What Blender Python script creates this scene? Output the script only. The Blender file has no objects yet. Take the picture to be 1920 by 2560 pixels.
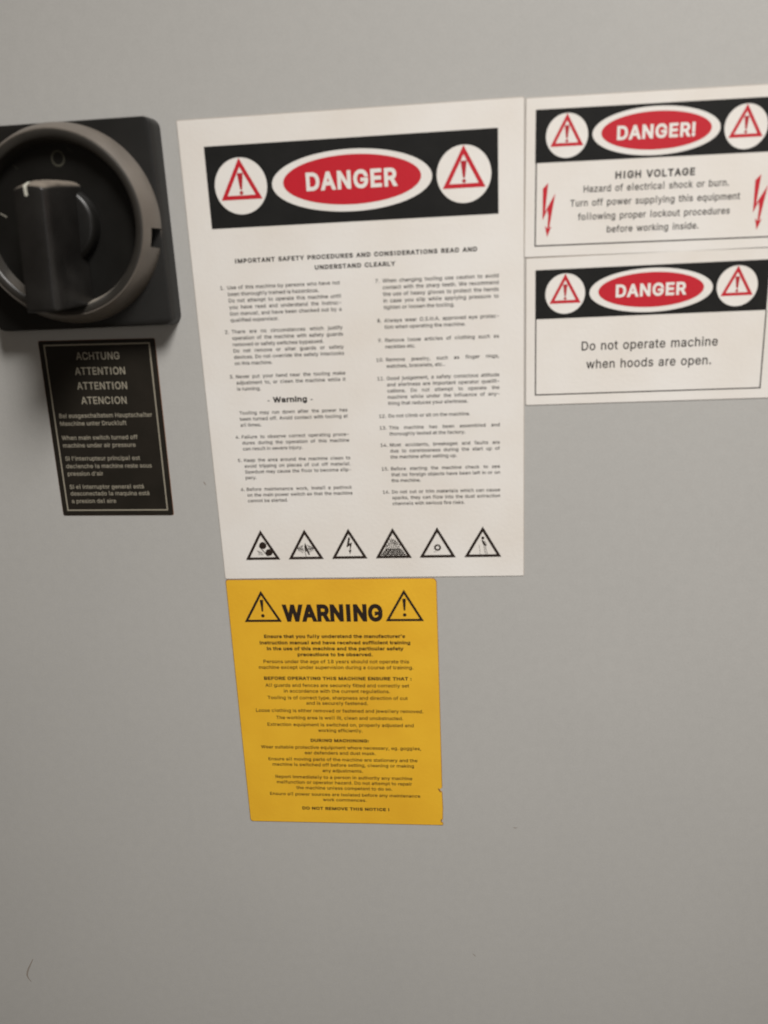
import bpy, bmesh, math, random
from mathutils import Matrix, Vector
random.seed(7)
S = bpy.context.scene
C = S.collection

# ------------------------------------------------------------------ camera
# Panel coordinates are millimetres: x to the right, y downwards, d out of the panel.
def W(x, y, d=0.0):
    return Vector((x/1000.0, -d/1000.0, -y/1000.0))

cam = bpy.data.cameras.new('camera'); cam_o = bpy.data.objects.new('camera', cam); C.objects.link(cam_o)
R = [(0.9947171910982238, 0.04647716991277974, 0.09152913421723623),
     (-0.018614614785809624, 0.9585183158057888, -0.28442245758940593),
     (-0.1009515024654619, 0.2812161285234545, 0.9543198013287957)]
pw = lambda v: Vector((v[0], v[2], -v[1]))
right, down, fwd = pw(R[0]), pw(R[1]), pw(R[2])
M = Matrix((right, -down, -fwd)).transposed().to_4x4()
M.translation = W(172.774, 93.001, 539.05)
cam_o.matrix_world = M
cam.sensor_fit = 'VERTICAL'; cam.sensor_height = 36.0; cam.sensor_width = 27.0
cam.lens = 2066.05/2560*36.0
cam.clip_start = 0.01; cam.clip_end = 50.0
cam.dof.use_dof = True
cam.dof.focus_distance = 0.75
cam.dof.aperture_fstop = 5.8
S.camera = cam_o

# ------------------------------------------------------------------ light
w = bpy.data.worlds.new('World'); S.world = w; w.use_nodes = True
bg = w.node_tree.nodes['Background']
bg.inputs['Color'].default_value = (1.0, 0.78, 0.55, 1); bg.inputs['Strength'].default_value = 0.06

def area(name, pos, aim, size, power, color, spread=180):
    l = bpy.data.lights.new(name, 'AREA'); l.shape = 'DISK'; l.size = size; l.energy = power; l.color = color
    l.spread = math.radians(spread)
    o = bpy.data.objects.new(name, l); C.objects.link(o)
    o.location = pos
    o.rotation_euler = (aim - pos).to_track_quat('-Z', 'Y').to_euler()
    return o
area('ceiling_lamp', W(1250, -2050, 1600), W(215, 262, 0), 1.05, 10.0, (1.0, 0.97, 0.94), 44)
area('fill_lamp', W(520, 180, 1500), W(240, 300, 0), 0.9, 0.40, (1.0, 0.97, 0.95), 60)  # weak soft fill added in front of the panel, no known source

S.view_settings.view_transform = 'Standard'; S.view_settings.look = 'None'
S.view_settings.exposure = 0.0; S.view_settings.gamma = 1.0
S.view_settings.use_curve_mapping = False

# ------------------------------------------------------------------ materials
def mat(name, col, rough=0.5, metallic=0.0, var=0.0, vscale=30.0, col2=None, bump=0.0, bscale=900.0, spec=0.5):
    m = bpy.data.materials.new(name); m.use_nodes = True
    nt = m.node_tree; N = nt.nodes; L = nt.links
    b = N['Principled BSDF']
    b.inputs['Base Color'].default_value = (*col, 1); b.inputs['Roughness'].default_value = rough
    b.inputs['Metallic'].default_value = metallic; b.inputs['Specular IOR Level'].default_value = spec
    tc = N.new('ShaderNodeTexCoord')
    if var > 0:
        n = N.new('ShaderNodeTexNoise'); n.inputs['Scale'].default_value = vscale; n.inputs['Detail'].default_value = 6
        L.new(tc.outputs['Object'], n.inputs['Vector'])
        r = N.new('ShaderNodeMapRange'); r.inputs['From Min'].default_value = 0.35; r.inputs['From Max'].default_value = 0.7
        r.inputs['To Max'].default_value = var
        L.new(n.outputs['Fac'], r.inputs['Value'])
        x = N.new('ShaderNodeMix'); x.data_type = 'RGBA'
        c2 = col2 or tuple(c*0.7 for c in col)
        x.inputs['A'].default_value = (*col, 1); x.inputs['B'].default_value = (*c2, 1)
        L.new(r.outputs['Result'], x.inputs['Factor']); L.new(x.outputs['Result'], b.inputs['Base Color'])
    if bump > 0:
        n = N.new('ShaderNodeTexNoise'); n.inputs['Scale'].default_value = bscale; n.inputs['Detail'].default_value = 3
        L.new(tc.outputs['Object'], n.inputs['Vector'])
        u = N.new('ShaderNodeBump'); u.inputs['Strength'].default_value = bump; u.inputs['Distance'].default_value = 0.0004
        L.new(n.outputs['Fac'], u.inputs['Height']); L.new(u.outputs['Normal'], b.inputs['Normal'])
    return m

def wall_material():
    m = bpy.data.materials.new('painted_sheet_metal'); m.use_nodes = True
    nt = m.node_tree; N = nt.nodes; L = nt.links; b = N['Principled BSDF']
    b.inputs['Roughness'].default_value = 0.48; b.inputs['Specular IOR Level'].default_value = 0.35
    tc = N.new('ShaderNodeTexCoord')
    big = N.new('ShaderNodeTexNoise'); big.inputs['Scale'].default_value = 7; big.inputs['Detail'].default_value = 5
    fine = N.new('ShaderNodeTexNoise'); fine.inputs['Scale'].default_value = 750; fine.inputs['Detail'].default_value = 2
    mid = N.new('ShaderNodeTexNoise'); mid.inputs['Scale'].default_value = 150; mid.inputs['Detail'].default_value = 4
    for n in (big, fine, mid): L.new(tc.outputs['Object'], n.inputs['Vector'])
    a = N.new('ShaderNodeMix'); a.data_type = 'RGBA'
    a.inputs['A'].default_value = (0.418, 0.411, 0.390, 1); a.inputs['B'].default_value = (0.386, 0.381, 0.363, 1)
    L.new(big.outputs['Fac'], a.inputs['Factor'])
    r = N.new('ShaderNodeMapRange'); r.inputs['From Min'].default_value = 0.3; r.inputs['From Max'].default_value = 0.7
    r.inputs['To Min'].default_value = 0.97; r.inputs['To Max'].default_value = 1.025
    L.new(fine.outputs['Fac'], r.inputs['Value'])
    r2 = N.new('ShaderNodeMapRange'); r2.inputs['From Min'].default_value = 0.3; r2.inputs['From Max'].default_value = 0.7
    r2.inputs['To Min'].default_value = 0.98; r2.inputs['To Max'].default_value = 1.015
    L.new(mid.outputs['Fac'], r2.inputs['Value'])
    mu = N.new('ShaderNodeMath'); mu.operation = 'MULTIPLY'
    L.new(r.outputs['Result'], mu.inputs[0]); L.new(r2.outputs['Result'], mu.inputs[1])
    s = N.new('ShaderNodeVectorMath'); s.operation = 'SCALE'
    L.new(a.outputs['Result'], s.inputs[0]); L.new(mu.outputs['Value'], s.inputs['Scale'])
    L.new(s.outputs['Vector'], b.inputs['Base Color'])
    u = N.new('ShaderNodeBump'); u.inputs['Strength'].default_value = 0.16; u.inputs['Distance'].default_value = 0.0003
    L.new(fine.outputs['Fac'], u.inputs['Height']); L.new(u.outputs['Normal'], b.inputs['Normal'])
    return m

M_WALL = wall_material()
M_PAPER = mat('white_sign_vinyl', (0.72, 0.694, 0.655), 0.5, var=0.75, vscale=14, col2=(0.655, 0.605, 0.54), bump=0.2, bscale=420, spec=0.35)
M_WHITE = mat('white_print', (0.735, 0.71, 0.67), 0.5, var=0.4, vscale=40, col2=(0.68, 0.63, 0.56), bump=0.2, bscale=420, spec=0.35)
M_BLACK = mat('black_print', (0.0115, 0.0115, 0.011), 0.6, var=0.5, vscale=60, col2=(0.018, 0.0175, 0.0165), bump=0.2, bscale=420, spec=0.12)
M_RED = mat('red_print', (0.485, 0.011, 0.023), 0.5, var=0.4, vscale=40, col2=(0.45, 0.014, 0.024), bump=0.2, bscale=420, spec=0.3)
M_DRED = mat('dark_red_print', (0.38, 0.013, 0.022), 0.5, spec=0.3)
M_TEXT = mat('black_lettering', (0.018, 0.015, 0.013), 0.6, spec=0.2)
M_BROWN = mat('dark_brown_print', (0.022, 0.014, 0.010), 0.6, spec=0.2)
M_YEL = mat('yellow_sign_vinyl', (0.75, 0.43, 0.028), 0.5, var=0.8, vscale=18, col2=(0.66, 0.345, 0.02), bump=0.22, bscale=420, spec=0.3)
M_LABEL = mat('black_label_plate', (0.013, 0.011, 0.008), 0.5, var=0.6, vscale=50, col2=(0.021, 0.017, 0.013), bump=0.1, bscale=500, spec=0.2)
M_LPRINT = mat('pale_label_print', (0.27, 0.245, 0.19), 0.55, spec=0.3)
M_ADW = mat('dirty_adhesive_rim', (0.36, 0.30, 0.25), 0.6, spec=0.3)
M_ADH = mat('adhesive_rim', (0.20, 0.085, 0.04), 0.6, spec=0.3)
M_PLAST = mat('black_plastic', (0.009, 0.0087, 0.008), 0.42, var=0.6, vscale=45, col2=(0.016, 0.015, 0.0135), bump=0.10, bscale=700, spec=0.3)
M_GLOSS = mat('black_dial_plastic', (0.006, 0.0057, 0.005), 0.36, var=0.5, vscale=60, col2=(0.011, 0.0105, 0.0095), bump=0.05, bscale=500, spec=0.3)
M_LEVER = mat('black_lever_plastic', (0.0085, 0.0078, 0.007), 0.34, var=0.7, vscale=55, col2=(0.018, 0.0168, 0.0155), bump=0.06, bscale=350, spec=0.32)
M_RING = mat('worn_grey_ring', (0.128, 0.111, 0.093), 0.46, var=0.8, vscale=45, col2=(0.092, 0.080, 0.067), bump=0.08, bscale=600)
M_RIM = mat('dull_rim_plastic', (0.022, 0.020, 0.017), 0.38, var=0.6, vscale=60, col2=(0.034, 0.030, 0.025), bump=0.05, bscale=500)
M_MARK = mat('faded_white_paint', (0.50, 0.49, 0.42), 0.6, spec=0.2)
M_DIM = mat('worn_white_print', (0.16, 0.15, 0.125), 0.6, spec=0.2)
M_OFF = mat('faded_olive_print', (0.05, 0.048, 0.036), 0.6, spec=0.2)
M_SCUFF = mat('brown_scuff', (0.27, 0.24, 0.21), 0.8, spec=0.2)

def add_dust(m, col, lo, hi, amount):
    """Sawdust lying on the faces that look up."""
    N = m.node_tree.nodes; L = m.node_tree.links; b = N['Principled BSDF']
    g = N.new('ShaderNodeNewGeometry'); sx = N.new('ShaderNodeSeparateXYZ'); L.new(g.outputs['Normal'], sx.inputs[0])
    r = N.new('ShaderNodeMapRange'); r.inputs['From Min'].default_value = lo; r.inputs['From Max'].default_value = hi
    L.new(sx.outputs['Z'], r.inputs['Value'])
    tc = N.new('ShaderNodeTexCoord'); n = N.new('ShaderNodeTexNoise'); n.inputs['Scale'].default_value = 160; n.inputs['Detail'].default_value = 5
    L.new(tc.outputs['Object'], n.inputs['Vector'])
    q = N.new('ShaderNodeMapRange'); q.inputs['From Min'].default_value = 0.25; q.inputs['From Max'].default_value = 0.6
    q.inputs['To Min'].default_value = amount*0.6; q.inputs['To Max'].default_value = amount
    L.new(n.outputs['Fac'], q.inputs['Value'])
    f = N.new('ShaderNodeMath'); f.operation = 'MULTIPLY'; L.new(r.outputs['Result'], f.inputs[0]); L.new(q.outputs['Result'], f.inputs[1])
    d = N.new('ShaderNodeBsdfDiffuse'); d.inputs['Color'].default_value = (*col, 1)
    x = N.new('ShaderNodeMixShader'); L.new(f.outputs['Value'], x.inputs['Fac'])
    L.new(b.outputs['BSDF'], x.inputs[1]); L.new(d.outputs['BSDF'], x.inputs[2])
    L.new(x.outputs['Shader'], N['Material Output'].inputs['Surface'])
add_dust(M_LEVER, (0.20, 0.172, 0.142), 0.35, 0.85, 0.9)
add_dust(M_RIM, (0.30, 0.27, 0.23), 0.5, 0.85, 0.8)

# ------------------------------------------------------------------ object helpers
def link_mesh(name, bm, m, parent=None, smooth=None, recalc=True):
    me = bpy.data.meshes.new(name)
    if recalc: bmesh.ops.recalc_face_normals(bm, faces=bm.faces)
    bm.to_mesh(me); bm.free()
    me.materials.append(m)
    o = bpy.data.objects.new(name, me); C.objects.link(o)
    if parent is not None: o.parent = parent
    if smooth is not None:
        for p in me.polygons: p.use_smooth = True
        me.set_sharp_from_angle(angle=math.radians(smooth))
    return o

class Thing:
    """An Empty on the panel at (x, y) mm, turned clockwise by a degrees; shapes are given in panel mm."""
    def __init__(s, name, label, cat, x, y, a=0.0, group=None):
        s.o = bpy.data.objects.new(name, None); C.objects.link(s.o); s.o.empty_display_size = 0.02
        s.o.location = W(x, y); s.o.rotation_euler = (0, math.radians(a), 0)
        s.o['label'] = label; s.o['category'] = cat
        if group: s.o['group'] = group
        s.x, s.y, s.a = x, y, math.radians(a)
    def loc(s, x, y):                       # panel mm -> the thing's own mm
        dx, dy = x - s.x, y - s.y
        c, n = math.cos(s.a), math.sin(s.a)
        return dx*c + dy*n, -dx*n + dy*c
    def at(s, x, y, d=0.0):                 # own mm -> local coordinates
        return Vector((x/1000.0, -d/1000.0, -y/1000.0))

def poly(bm, pts, d):                       # flat print facing out of the panel, pts in own mm
    vs = [bm.verts.new(Vector((x/1000, -d/1000, -y/1000))) for x, y in pts]
    f = bm.faces.new(vs)
    f.normal_update()
    if f.normal.y > 0: f.normal_flip()
    return f

def slab(bm, pts, d0, d1):                  # extruded outline between two depths
    a = [bm.verts.new(Vector((x/1000, -d0/1000, -y/1000))) for x, y in pts]
    b = [bm.verts.new(Vector((x/1000, -d1/1000, -y/1000))) for x, y in pts]
    bm.faces.new(b); bm.faces.new(list(reversed(a)))
    n = len(pts)
    for i in range(n): bm.faces.new((a[i], a[(i+1) % n], b[(i+1) % n], b[i]))

def ell(cx, cy, a, b, n=72):
    return [(cx + a*math.cos(2*math.pi*i/n), cy + b*math.sin(2*math.pi*i/n)) for i in range(n)]

def rrect(x0, y0, x1, y1, r, n=6):
    if not isinstance(r, (tuple, list)): r = (r,)*4
    out = []
    for (cx, cy, sx, sy, a0), q in zip(((x1, y0, -1, 1, -90), (x1, y1, -1, -1, 0), (x0, y1, 1, -1, 90), (x0, y0, 1, 1, 180)), r):
        for i in range(n+1):
            t = math.radians(a0 + 90*i/n)
            out.append((cx + sx*q + q*math.cos(t), cy + sy*q + q*math.sin(t)))
    return out

def tri_ring(bm, apex, bl, br, w, d):       # outlined triangle of stroke w
    P = [Vector(apex), Vector(br), Vector(bl)]
    c = (P[0]+P[1]+P[2])/3
    e = [(P[(i+1) % 3]-P[i]).length for i in range(3)]
    s = sum(e)/2
    area_ = abs((P[1]-P[0]).x*(P[2]-P[0]).y - (P[1]-P[0]).y*(P[2]-P[0]).x)/2
    rin = area_/s
    inc = (P[0]*e[1] + P[1]*e[2] + P[2]*e[0])/(2*s)
    Q = [inc + (p-inc)*(1-w/rin) for p in P]
    for i in range(3):
        j = (i+1) % 3
        poly(bm, [tuple(P[i]), tuple(P[j]), tuple(Q[j]), tuple(Q[i])], d)

def stroke(bm, pts, wd, d):                 # drawn line of width wd
    for (x0, y0), (x1, y1) in zip(pts, pts[1:]):
        dx, dy = x1-x0, y1-y0; l = math.hypot(dx, dy) or 1
        nx, ny = -dy/l*wd/2, dx/l*wd/2
        ex, ey = dx/l*wd*0.2, dy/l*wd*0.2
        poly(bm, [(x0+nx-ex, y0+ny-ey), (x1+nx+ex, y1+ny+ey), (x1-nx+ex, y1-ny+ey), (x0-nx-ex, y0-ny-ey)], d)

# ------------------------------------------------------------------ lettering
# sans-serif letter outlines, 500 units to the em: advance width and closed outlines
GLYPHS = {
'A': (240, '8,0 101,254 138,254 231,0 198,0 144,151 132,186 116,239 123,239 106,185 95,151 43,0|55,71 55,99 185,99 185,71'),
'B': (228, '30,0 30,254 121,254 145,252 164,245 180,235 190,221 197,205 199,187 198,172 193,160 178,143 157,133 157,131 170,129 182,123 192,114 201,102 207,86 209,68 207,50 200,33 189,20 172,9 151,2 123,0|62,29 122,29 148,31 165,40 175,53 178,68 176,81 171,92 163,102 153,109 140,114 124,115 62,115|62,143 119,143 144,148 154,155 162,163 166,174 168,186 165,202 156,214 141,223 120,226 62,226'),
'C': (255, '134,-3 103,1 75,12 52,32 35,58 24,90 20,127 24,165 35,197 52,223 75,242 103,254 134,258 170,252 186,245 201,236 214,224 224,209 232,193 236,174 204,174 195,197 179,214 158,224 134,228 111,225 92,216 75,202 62,182 54,157 52,127 54,97 63,72 75,53 92,38 112,29 134,26 158,30 179,40 195,57 204,80 236,80 232,62 224,45 214,31 201,19 187,9 170,2 153,-2'),
'D': (251, '109,0 48,0 48,29 107,29 136,31 159,40 177,55 189,75 197,99 200,128 197,156 190,180 177,200 160,214 138,223 110,226 47,226 47,254 113,254 147,251 176,239 200,221 217,196 227,164 231,128 227,91 217,59 199,34 175,15 145,4|62,254 62,0 30,0 30,254'),
'E': (209, '30,0 30,254 186,254 186,226 62,226 62,143 178,143 178,114 62,114 62,29 188,29 188,0'),
'F': (205, '30,0 30,254 185,254 185,226 62,226 62,139 173,139 173,111 62,111 62,0'),
'G': (260, '134,-3 102,1 75,13 52,32 35,58 24,90 20,127 24,165 35,197 52,223 74,242 102,254 132,258 152,256 170,252 187,245 202,235 214,222 225,208 232,192 237,174 204,174 194,197 178,213 158,224 133,228 111,225 92,216 75,202 62,182 54,157 52,127 54,97 63,72 75,53 92,38 112,29 134,26 155,29 172,36 187,47 198,62 205,80 207,101 217,100 141,100 141,128 239,128 239,100 236,71 225,45 209,25 188,9 163,0'),
'H': (258, '30,0 30,254 62,254 62,144 196,144 196,254 228,254 228,0 196,0 196,116 62,116 62,0'),
'I': (134, '50,0 50,254 84,254 84,0'),
'J': (198, '93,-3 62,2 38,16 22,40 17,73 17,86 49,86 49,73 52,52 61,37 75,28 93,25 110,28 124,37 133,52 136,73 136,254 168,254 168,73 163,40 147,16 123,2'),
'K': (233, '52,73 52,108 70,131 87,152 106,172 182,254 224,254 116,138 114,138|30,0 30,254 62,254 62,167 62,112 62,97 62,0|186,0 94,130 114,155 224,0'),
'L': (196, '30,0 30,254 62,254 62,29 181,29 181,0'),
'M': (314, '30,0 30,254 76,254 139,94 144,79 150,61 156,42 161,24 154,24 159,41 165,61 171,79 176,94 238,254 284,254 284,0 252,0 252,145 252,163 253,184 253,207 253,229 256,229 249,205 241,181 234,161 228,145 171,0 143,0 85,145 80,160 72,181 65,204 56,229 59,229 60,208 60,186 61,164 61,145 61,0'),
'N': (262, '30,0 30,254 68,254 172,91 181,75 194,53 207,27 202,27 200,54 200,79 199,97 199,254 232,254 232,0 193,0 101,145 89,165 74,191 54,226 60,227 61,192 62,164 62,145 62,0'),
'O': (267, '133,-3 103,1 75,12 52,32 35,58 24,90 20,127 24,165 35,197 52,223 75,242 103,254 133,258 164,254 192,242 215,223 232,197 243,165 247,127 243,90 232,58 215,32 192,12 164,1|133,26 155,29 175,38 191,52 204,72 212,97 215,127 212,157 204,182 191,202 175,216 155,225 133,228 112,225 92,216 75,202 63,182 54,157 52,127 54,97 63,72 75,52 92,38 112,29'),
'P': (222, '30,0 30,254 118,254 144,252 166,244 183,231 195,215 202,195 204,174 202,152 195,133 183,116 166,104 144,96 118,93 55,93 55,121 116,121 134,123 149,128 159,136 167,147 171,160 172,174 171,188 167,201 159,211 148,219 134,224 116,226 62,226 62,0'),
'Q': (267, '123,80 156,80 185,42 192,32 234,-24 200,-24 173,13 166,23|133,-3 103,1 75,12 52,32 35,58 24,90 20,127 24,165 35,197 52,223 75,242 103,254 133,258 164,254 192,242 215,223 232,197 243,165 247,127 243,90 232,58 215,32 192,12 164,1|133,26 155,29 175,38 191,52 204,72 212,97 215,127 212,157 204,182 191,202 175,216 155,225 133,228 112,225 92,216 75,202 63,182 54,157 52,127 54,97 63,72 75,52 92,38 112,29'),
'R': (224, '30,0 30,254 118,254 145,252 167,244 183,232 195,217 202,198 205,176 202,154 195,136 183,120 166,109 145,101 118,99 48,99 48,128 117,128 135,129 149,133 160,141 167,150 171,162 173,176 171,190 167,202 159,212 149,220 134,224 116,226 62,226 62,0|177,0 115,115 151,115 214,0'),
'S': (223, '112,-4 86,-2 64,5 46,15 32,30 23,48 19,68 52,68 55,55 62,44 71,35 83,29 112,25 128,26 143,30 155,37 165,46 171,57 173,70 171,81 166,89 148,102 122,111 92,120 64,130 43,145 30,163 26,186 29,206 37,224 51,238 69,249 90,256 114,258 137,256 158,249 175,238 189,224 197,208 200,189 169,189 163,206 151,219 134,227 112,229 97,228 84,224 73,218 64,209 59,199 58,188 60,176 65,167 85,154 106,147 132,140 156,132 179,119 197,99 202,85 204,69 201,50 193,32 180,17 162,5 139,-2'),
'T': (224, '16,226 16,254 208,254 208,226 128,226 128,0 96,0 96,226'),
'U': (259, '129,-4 101,-1 77,8 57,22 42,40 33,62 30,87 30,254 62,254 62,89 64,72 70,57 80,44 94,34 110,28 129,26 149,28 165,34 179,44 188,57 194,72 196,89 196,254 229,254 229,87 226,62 216,40 201,22 182,8 157,-1'),
'V': (240, '102,0 8,254 42,254 96,103 108,69 124,15 117,15 133,69 145,103 197,254 231,254 139,0'),
'W': (343, '78,0 8,254 41,254 82,98 88,73 93,47 98,20 95,20 100,47 106,73 112,98 153,254 190,254 231,98 237,73 243,47 249,20 244,20 249,47 255,73 261,98 302,254 335,254 265,0 228,0 184,161 176,196 168,237 175,237 167,197 159,161 115,0'),
'X': (237, '9,0 109,142 109,118 15,254 52,254 89,200 102,181 112,164 122,146 116,146 126,164 136,181 149,200 187,254 223,254 129,119 129,143 228,0 191,0 146,65 134,83 125,98 115,116 122,116 113,98 103,83 91,65 46,0'),
'Y': (236, '102,0 102,104 8,254 46,254 96,172 111,146 125,115 112,115 126,146 140,172 191,254 228,254 134,104 134,0'),
'Z': (219, '21,0 21,23 137,193 153,215 170,238 174,227 143,226 111,226 20,226 20,254 198,254 198,231 84,64 67,40 49,17 45,27 76,28 107,29 200,29 200,0'),
'a': (195, '80,-4 63,-3 47,2 34,11 24,22 17,37 15,54 17,69 22,80 29,90 39,97 63,105 89,110 117,113 133,117 136,121 138,127 138,128 133,148 120,161 98,165 75,161 59,150 50,137 20,146 29,161 39,173 52,182 66,188 97,192 119,190 143,180 153,172 161,160 167,145 168,126 168,0 138,0 138,26 136,26 126,12 108,1|85,23 101,24 114,29 124,37 132,47 136,57 138,69 138,95 130,91 116,88 100,86 88,84 67,79 52,70 47,62 46,52 51,36 65,26'),
'b': (212, '115,-4 99,-3 86,2 69,16 59,29 56,29 56,0 26,0 26,254 57,254 57,160 59,160 69,173 86,186 98,191 115,192 137,189 156,180 173,166 185,146 193,122 195,94 193,66 185,42 173,23 157,8 137,-1|110,23 126,26 140,33 150,44 158,58 163,75 164,95 163,114 158,131 150,145 140,156 126,163 110,165 94,163 81,156 70,145 62,131 58,114 56,95 58,75 63,58 70,43 81,32 94,26'),
'c': (198, '104,-4 79,-1 58,8 41,23 28,43 20,66 17,94 20,122 28,146 41,165 58,180 79,189 104,192 130,189 153,178 170,161 181,138 151,131 145,145 135,155 121,162 104,165 86,162 73,155 62,144 54,129 50,112 48,94 50,75 54,59 62,44 73,33 86,26 104,23 121,26 135,33 146,44 152,59 181,51 171,28 153,11 130,0'),
'd': (212, '98,-4 75,-1 56,8 40,23 27,42 20,66 17,94 20,122 27,146 40,166 56,180 75,189 98,192 114,191 126,186 144,173 153,160 155,160 155,254 186,254 186,0 156,0 156,29 153,29 143,16 126,2 114,-3|102,23 118,26 132,32 142,43 150,58 154,75 156,95 154,114 150,131 142,145 132,156 118,163 102,165 86,163 72,156 62,145 54,131 50,114 48,95 50,75 54,58 62,44 73,33 86,26'),
'e': (202, '106,-4 80,-1 58,8 41,23 28,42 20,66 17,93 20,121 28,145 40,165 58,180 78,189 103,192 133,187 147,180 160,170 170,157 179,141 184,121 186,97 186,85 37,85 37,110 169,110 155,101 153,119 149,134 141,147 131,157 118,163 103,165 87,163 73,157 62,147 54,135 50,121 48,105 48,89 50,69 55,53 64,40 76,31 90,25 106,23 127,26 143,36 153,53 182,45 177,32 168,20 156,10 141,2 125,-3'),
'f': (127, '114,190 114,164 3,164 3,190|40,0 40,216 42,231 48,243 57,252 68,259 94,265 111,263 121,260 114,234 107,236 97,237 85,235 77,230 72,221 71,209 71,0'),
'g': (213, '103,-75 84,-74 67,-70 41,-55 25,-35 51,-20 61,-33 77,-44 103,-49 124,-46 141,-38 152,-23 156,-3 156,34 153,34 143,21 126,8 114,4 97,2 76,5 56,13 40,27 28,45 20,68 17,96 20,123 27,147 40,166 56,180 76,189 98,192 114,191 127,186 144,173 154,159 157,159 157,190 186,190 186,-4 183,-27 175,-45 162,-59 145,-68 125,-73|102,30 118,32 132,38 142,47 150,61 155,77 156,96 155,115 150,132 142,146 132,156 119,163 102,165 86,163 73,156 62,145 54,131 50,115 48,96 50,78 54,61 62,48 73,38 86,32'),
'h': (205, '57,113 57,0 26,0 26,254 57,254 57,144 51,144 62,166 76,181 94,189 114,192 132,190 148,184 161,174 170,160 177,142 179,120 179,0 148,0 148,118 145,137 136,152 123,161 105,165 92,163 80,159 71,151 63,141 58,129'),
'i': (83, '26,0 26,190 57,190 57,0|42,221 34,223 27,227 22,234 21,242 22,249 27,256 34,260 42,262 50,260 57,256 62,249 63,242 62,234 57,227 50,223'),
'j': (83, '26,190 57,190 57,-15 55,-31 51,-45 43,-56 32,-65 19,-70 2,-71 -5,-71 -5,-43 1,-43 12,-42 20,-36 25,-27 26,-15|42,221 34,223 27,227 22,234 20,242 22,249 27,256 34,260 42,262 50,260 57,256 61,249 63,242 61,234 57,227 50,223'),
'k': (190, '55,68 55,106 60,106 142,190 180,190 92,100 89,100|26,0 26,254 57,254 57,0|147,0 74,93 96,114 186,0'),
'l': (118, '44,0 44,269 74,269 74,0'),
'm': (305, '26,0 26,190 56,190 56,148 54,148 59,162 66,173 86,188 110,193 129,190 144,180 154,166 160,147 156,147 161,160 169,172 190,187 218,193 234,191 249,186 261,177 270,164 276,148 278,128 278,0 248,0 248,127 245,145 236,156 224,163 209,165 197,164 187,160 173,145 168,124 168,0 137,0 137,130 134,144 126,156 115,163 100,165 79,160 70,154 63,145 58,133 57,119 57,0'),
'n': (205, '57,113 57,0 26,0 26,190 56,190 56,144 51,144 62,166 76,181 94,189 114,192 132,190 147,184 160,174 170,160 176,142 179,120 179,0 148,0 148,118 145,137 136,152 123,161 105,165 92,163 80,159 71,151 63,141 58,129'),
'o': (208, '104,-4 79,-1 58,8 41,23 28,43 20,66 17,94 20,122 28,146 41,165 58,180 79,189 104,192 128,189 149,180 167,165 180,146 188,122 191,94 188,66 180,43 167,23 149,8 128,-1|104,23 121,26 135,33 146,44 154,59 158,75 160,94 158,112 154,129 146,144 135,155 121,162 104,165 86,162 73,155 62,144 54,129 50,112 48,94 50,75 54,59 62,44 73,33 86,26'),
'p': (212, '26,-71 26,190 56,190 56,160 59,160 69,173 86,186 98,191 115,192 137,189 156,180 173,166 185,146 193,122 195,94 193,66 185,42 173,23 157,8 137,-1 115,-4 99,-3 86,2 69,16 59,29 57,29 57,-71|110,23 126,26 140,33 150,44 158,58 163,75 164,95 163,114 158,131 150,145 140,156 126,163 110,165 94,163 81,156 70,145 62,131 58,114 56,95 58,75 63,58 70,43 81,32 94,26'),
'q': (212, '186,-71 155,-71 155,29 153,29 143,16 126,2 114,-3 98,-4 75,-1 56,8 40,23 27,42 20,66 17,94 20,122 27,146 40,166 56,180 75,189 98,192 114,191 126,186 144,173 153,160 156,160 156,190 186,190|102,23 118,26 132,32 142,43 150,58 154,75 156,95 154,114 150,131 142,145 132,156 118,163 102,165 86,163 72,156 62,145 54,131 50,114 48,95 50,75 54,58 62,44 73,33 86,26'),
'r': (130, '26,0 26,190 56,190 56,160 58,160 65,173 76,184 90,190 107,192 115,192 122,192 122,161 115,162 103,163 91,161 80,157 70,151 63,142 58,131 57,118 57,0'),
's': (182, '91,-4 72,-3 56,2 42,9 31,19 23,32 18,47 47,53 53,40 62,30 75,25 91,23 108,25 122,31 131,40 134,51 132,60 127,68 118,74 106,78 75,85 52,93 36,104 27,119 23,137 26,152 33,166 43,177 58,185 74,190 94,192 112,191 127,186 140,179 149,170 162,145 134,139 129,149 121,158 110,164 94,166 78,164 65,158 57,150 54,139 56,129 62,122 86,111 115,105 137,97 153,86 162,71 166,53 163,37 156,24 145,12 130,3 112,-2'),
't': (114, '102,190 102,164 3,164 3,190|32,236 63,236 63,49 64,38 68,31 75,26 85,25 93,26 101,27 107,1 96,-1 84,-2 62,1 46,11 36,26 32,46'),
'u': (205, '91,-3 73,-1 57,5 44,15 35,29 28,47 26,69 26,190 57,190 57,72 60,52 68,37 82,28 100,25 113,27 125,31 134,38 142,48 146,61 148,76 148,190 179,190 179,0 149,0 149,46 154,46 143,23 129,8 111,0'),
'v': (195, '81,0 9,190 42,190 83,78 93,43 103,10 92,10 101,43 112,78 152,190 186,190 113,0'),
'w': (284, '69,0 11,190 44,190 67,107 77,68 88,21 82,21 93,67 103,107 126,190 158,190 181,107 191,68 201,21 196,21 206,68 217,107 240,190 272,190 215,0 184,0 159,86 152,112 145,140 138,169 145,169 138,140 131,112 124,86 99,0'),
'x': (189, '10,0 86,109 86,86 14,190 50,190 74,153 90,127 104,103 88,103 101,127 117,153 141,190 176,190 104,84 104,107 179,0 143,0 115,43 100,68 86,91 102,91 89,68 74,43 46,0'),
'y': (195, '24,-69 31,-43 36,-44 52,-44 65,-37 75,-18 81,-1 9,190 42,190 83,78 93,43 103,10 92,10 101,43 112,78 153,190 186,190 102,-29 88,-54 70,-68 46,-73 32,-72'),
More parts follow.
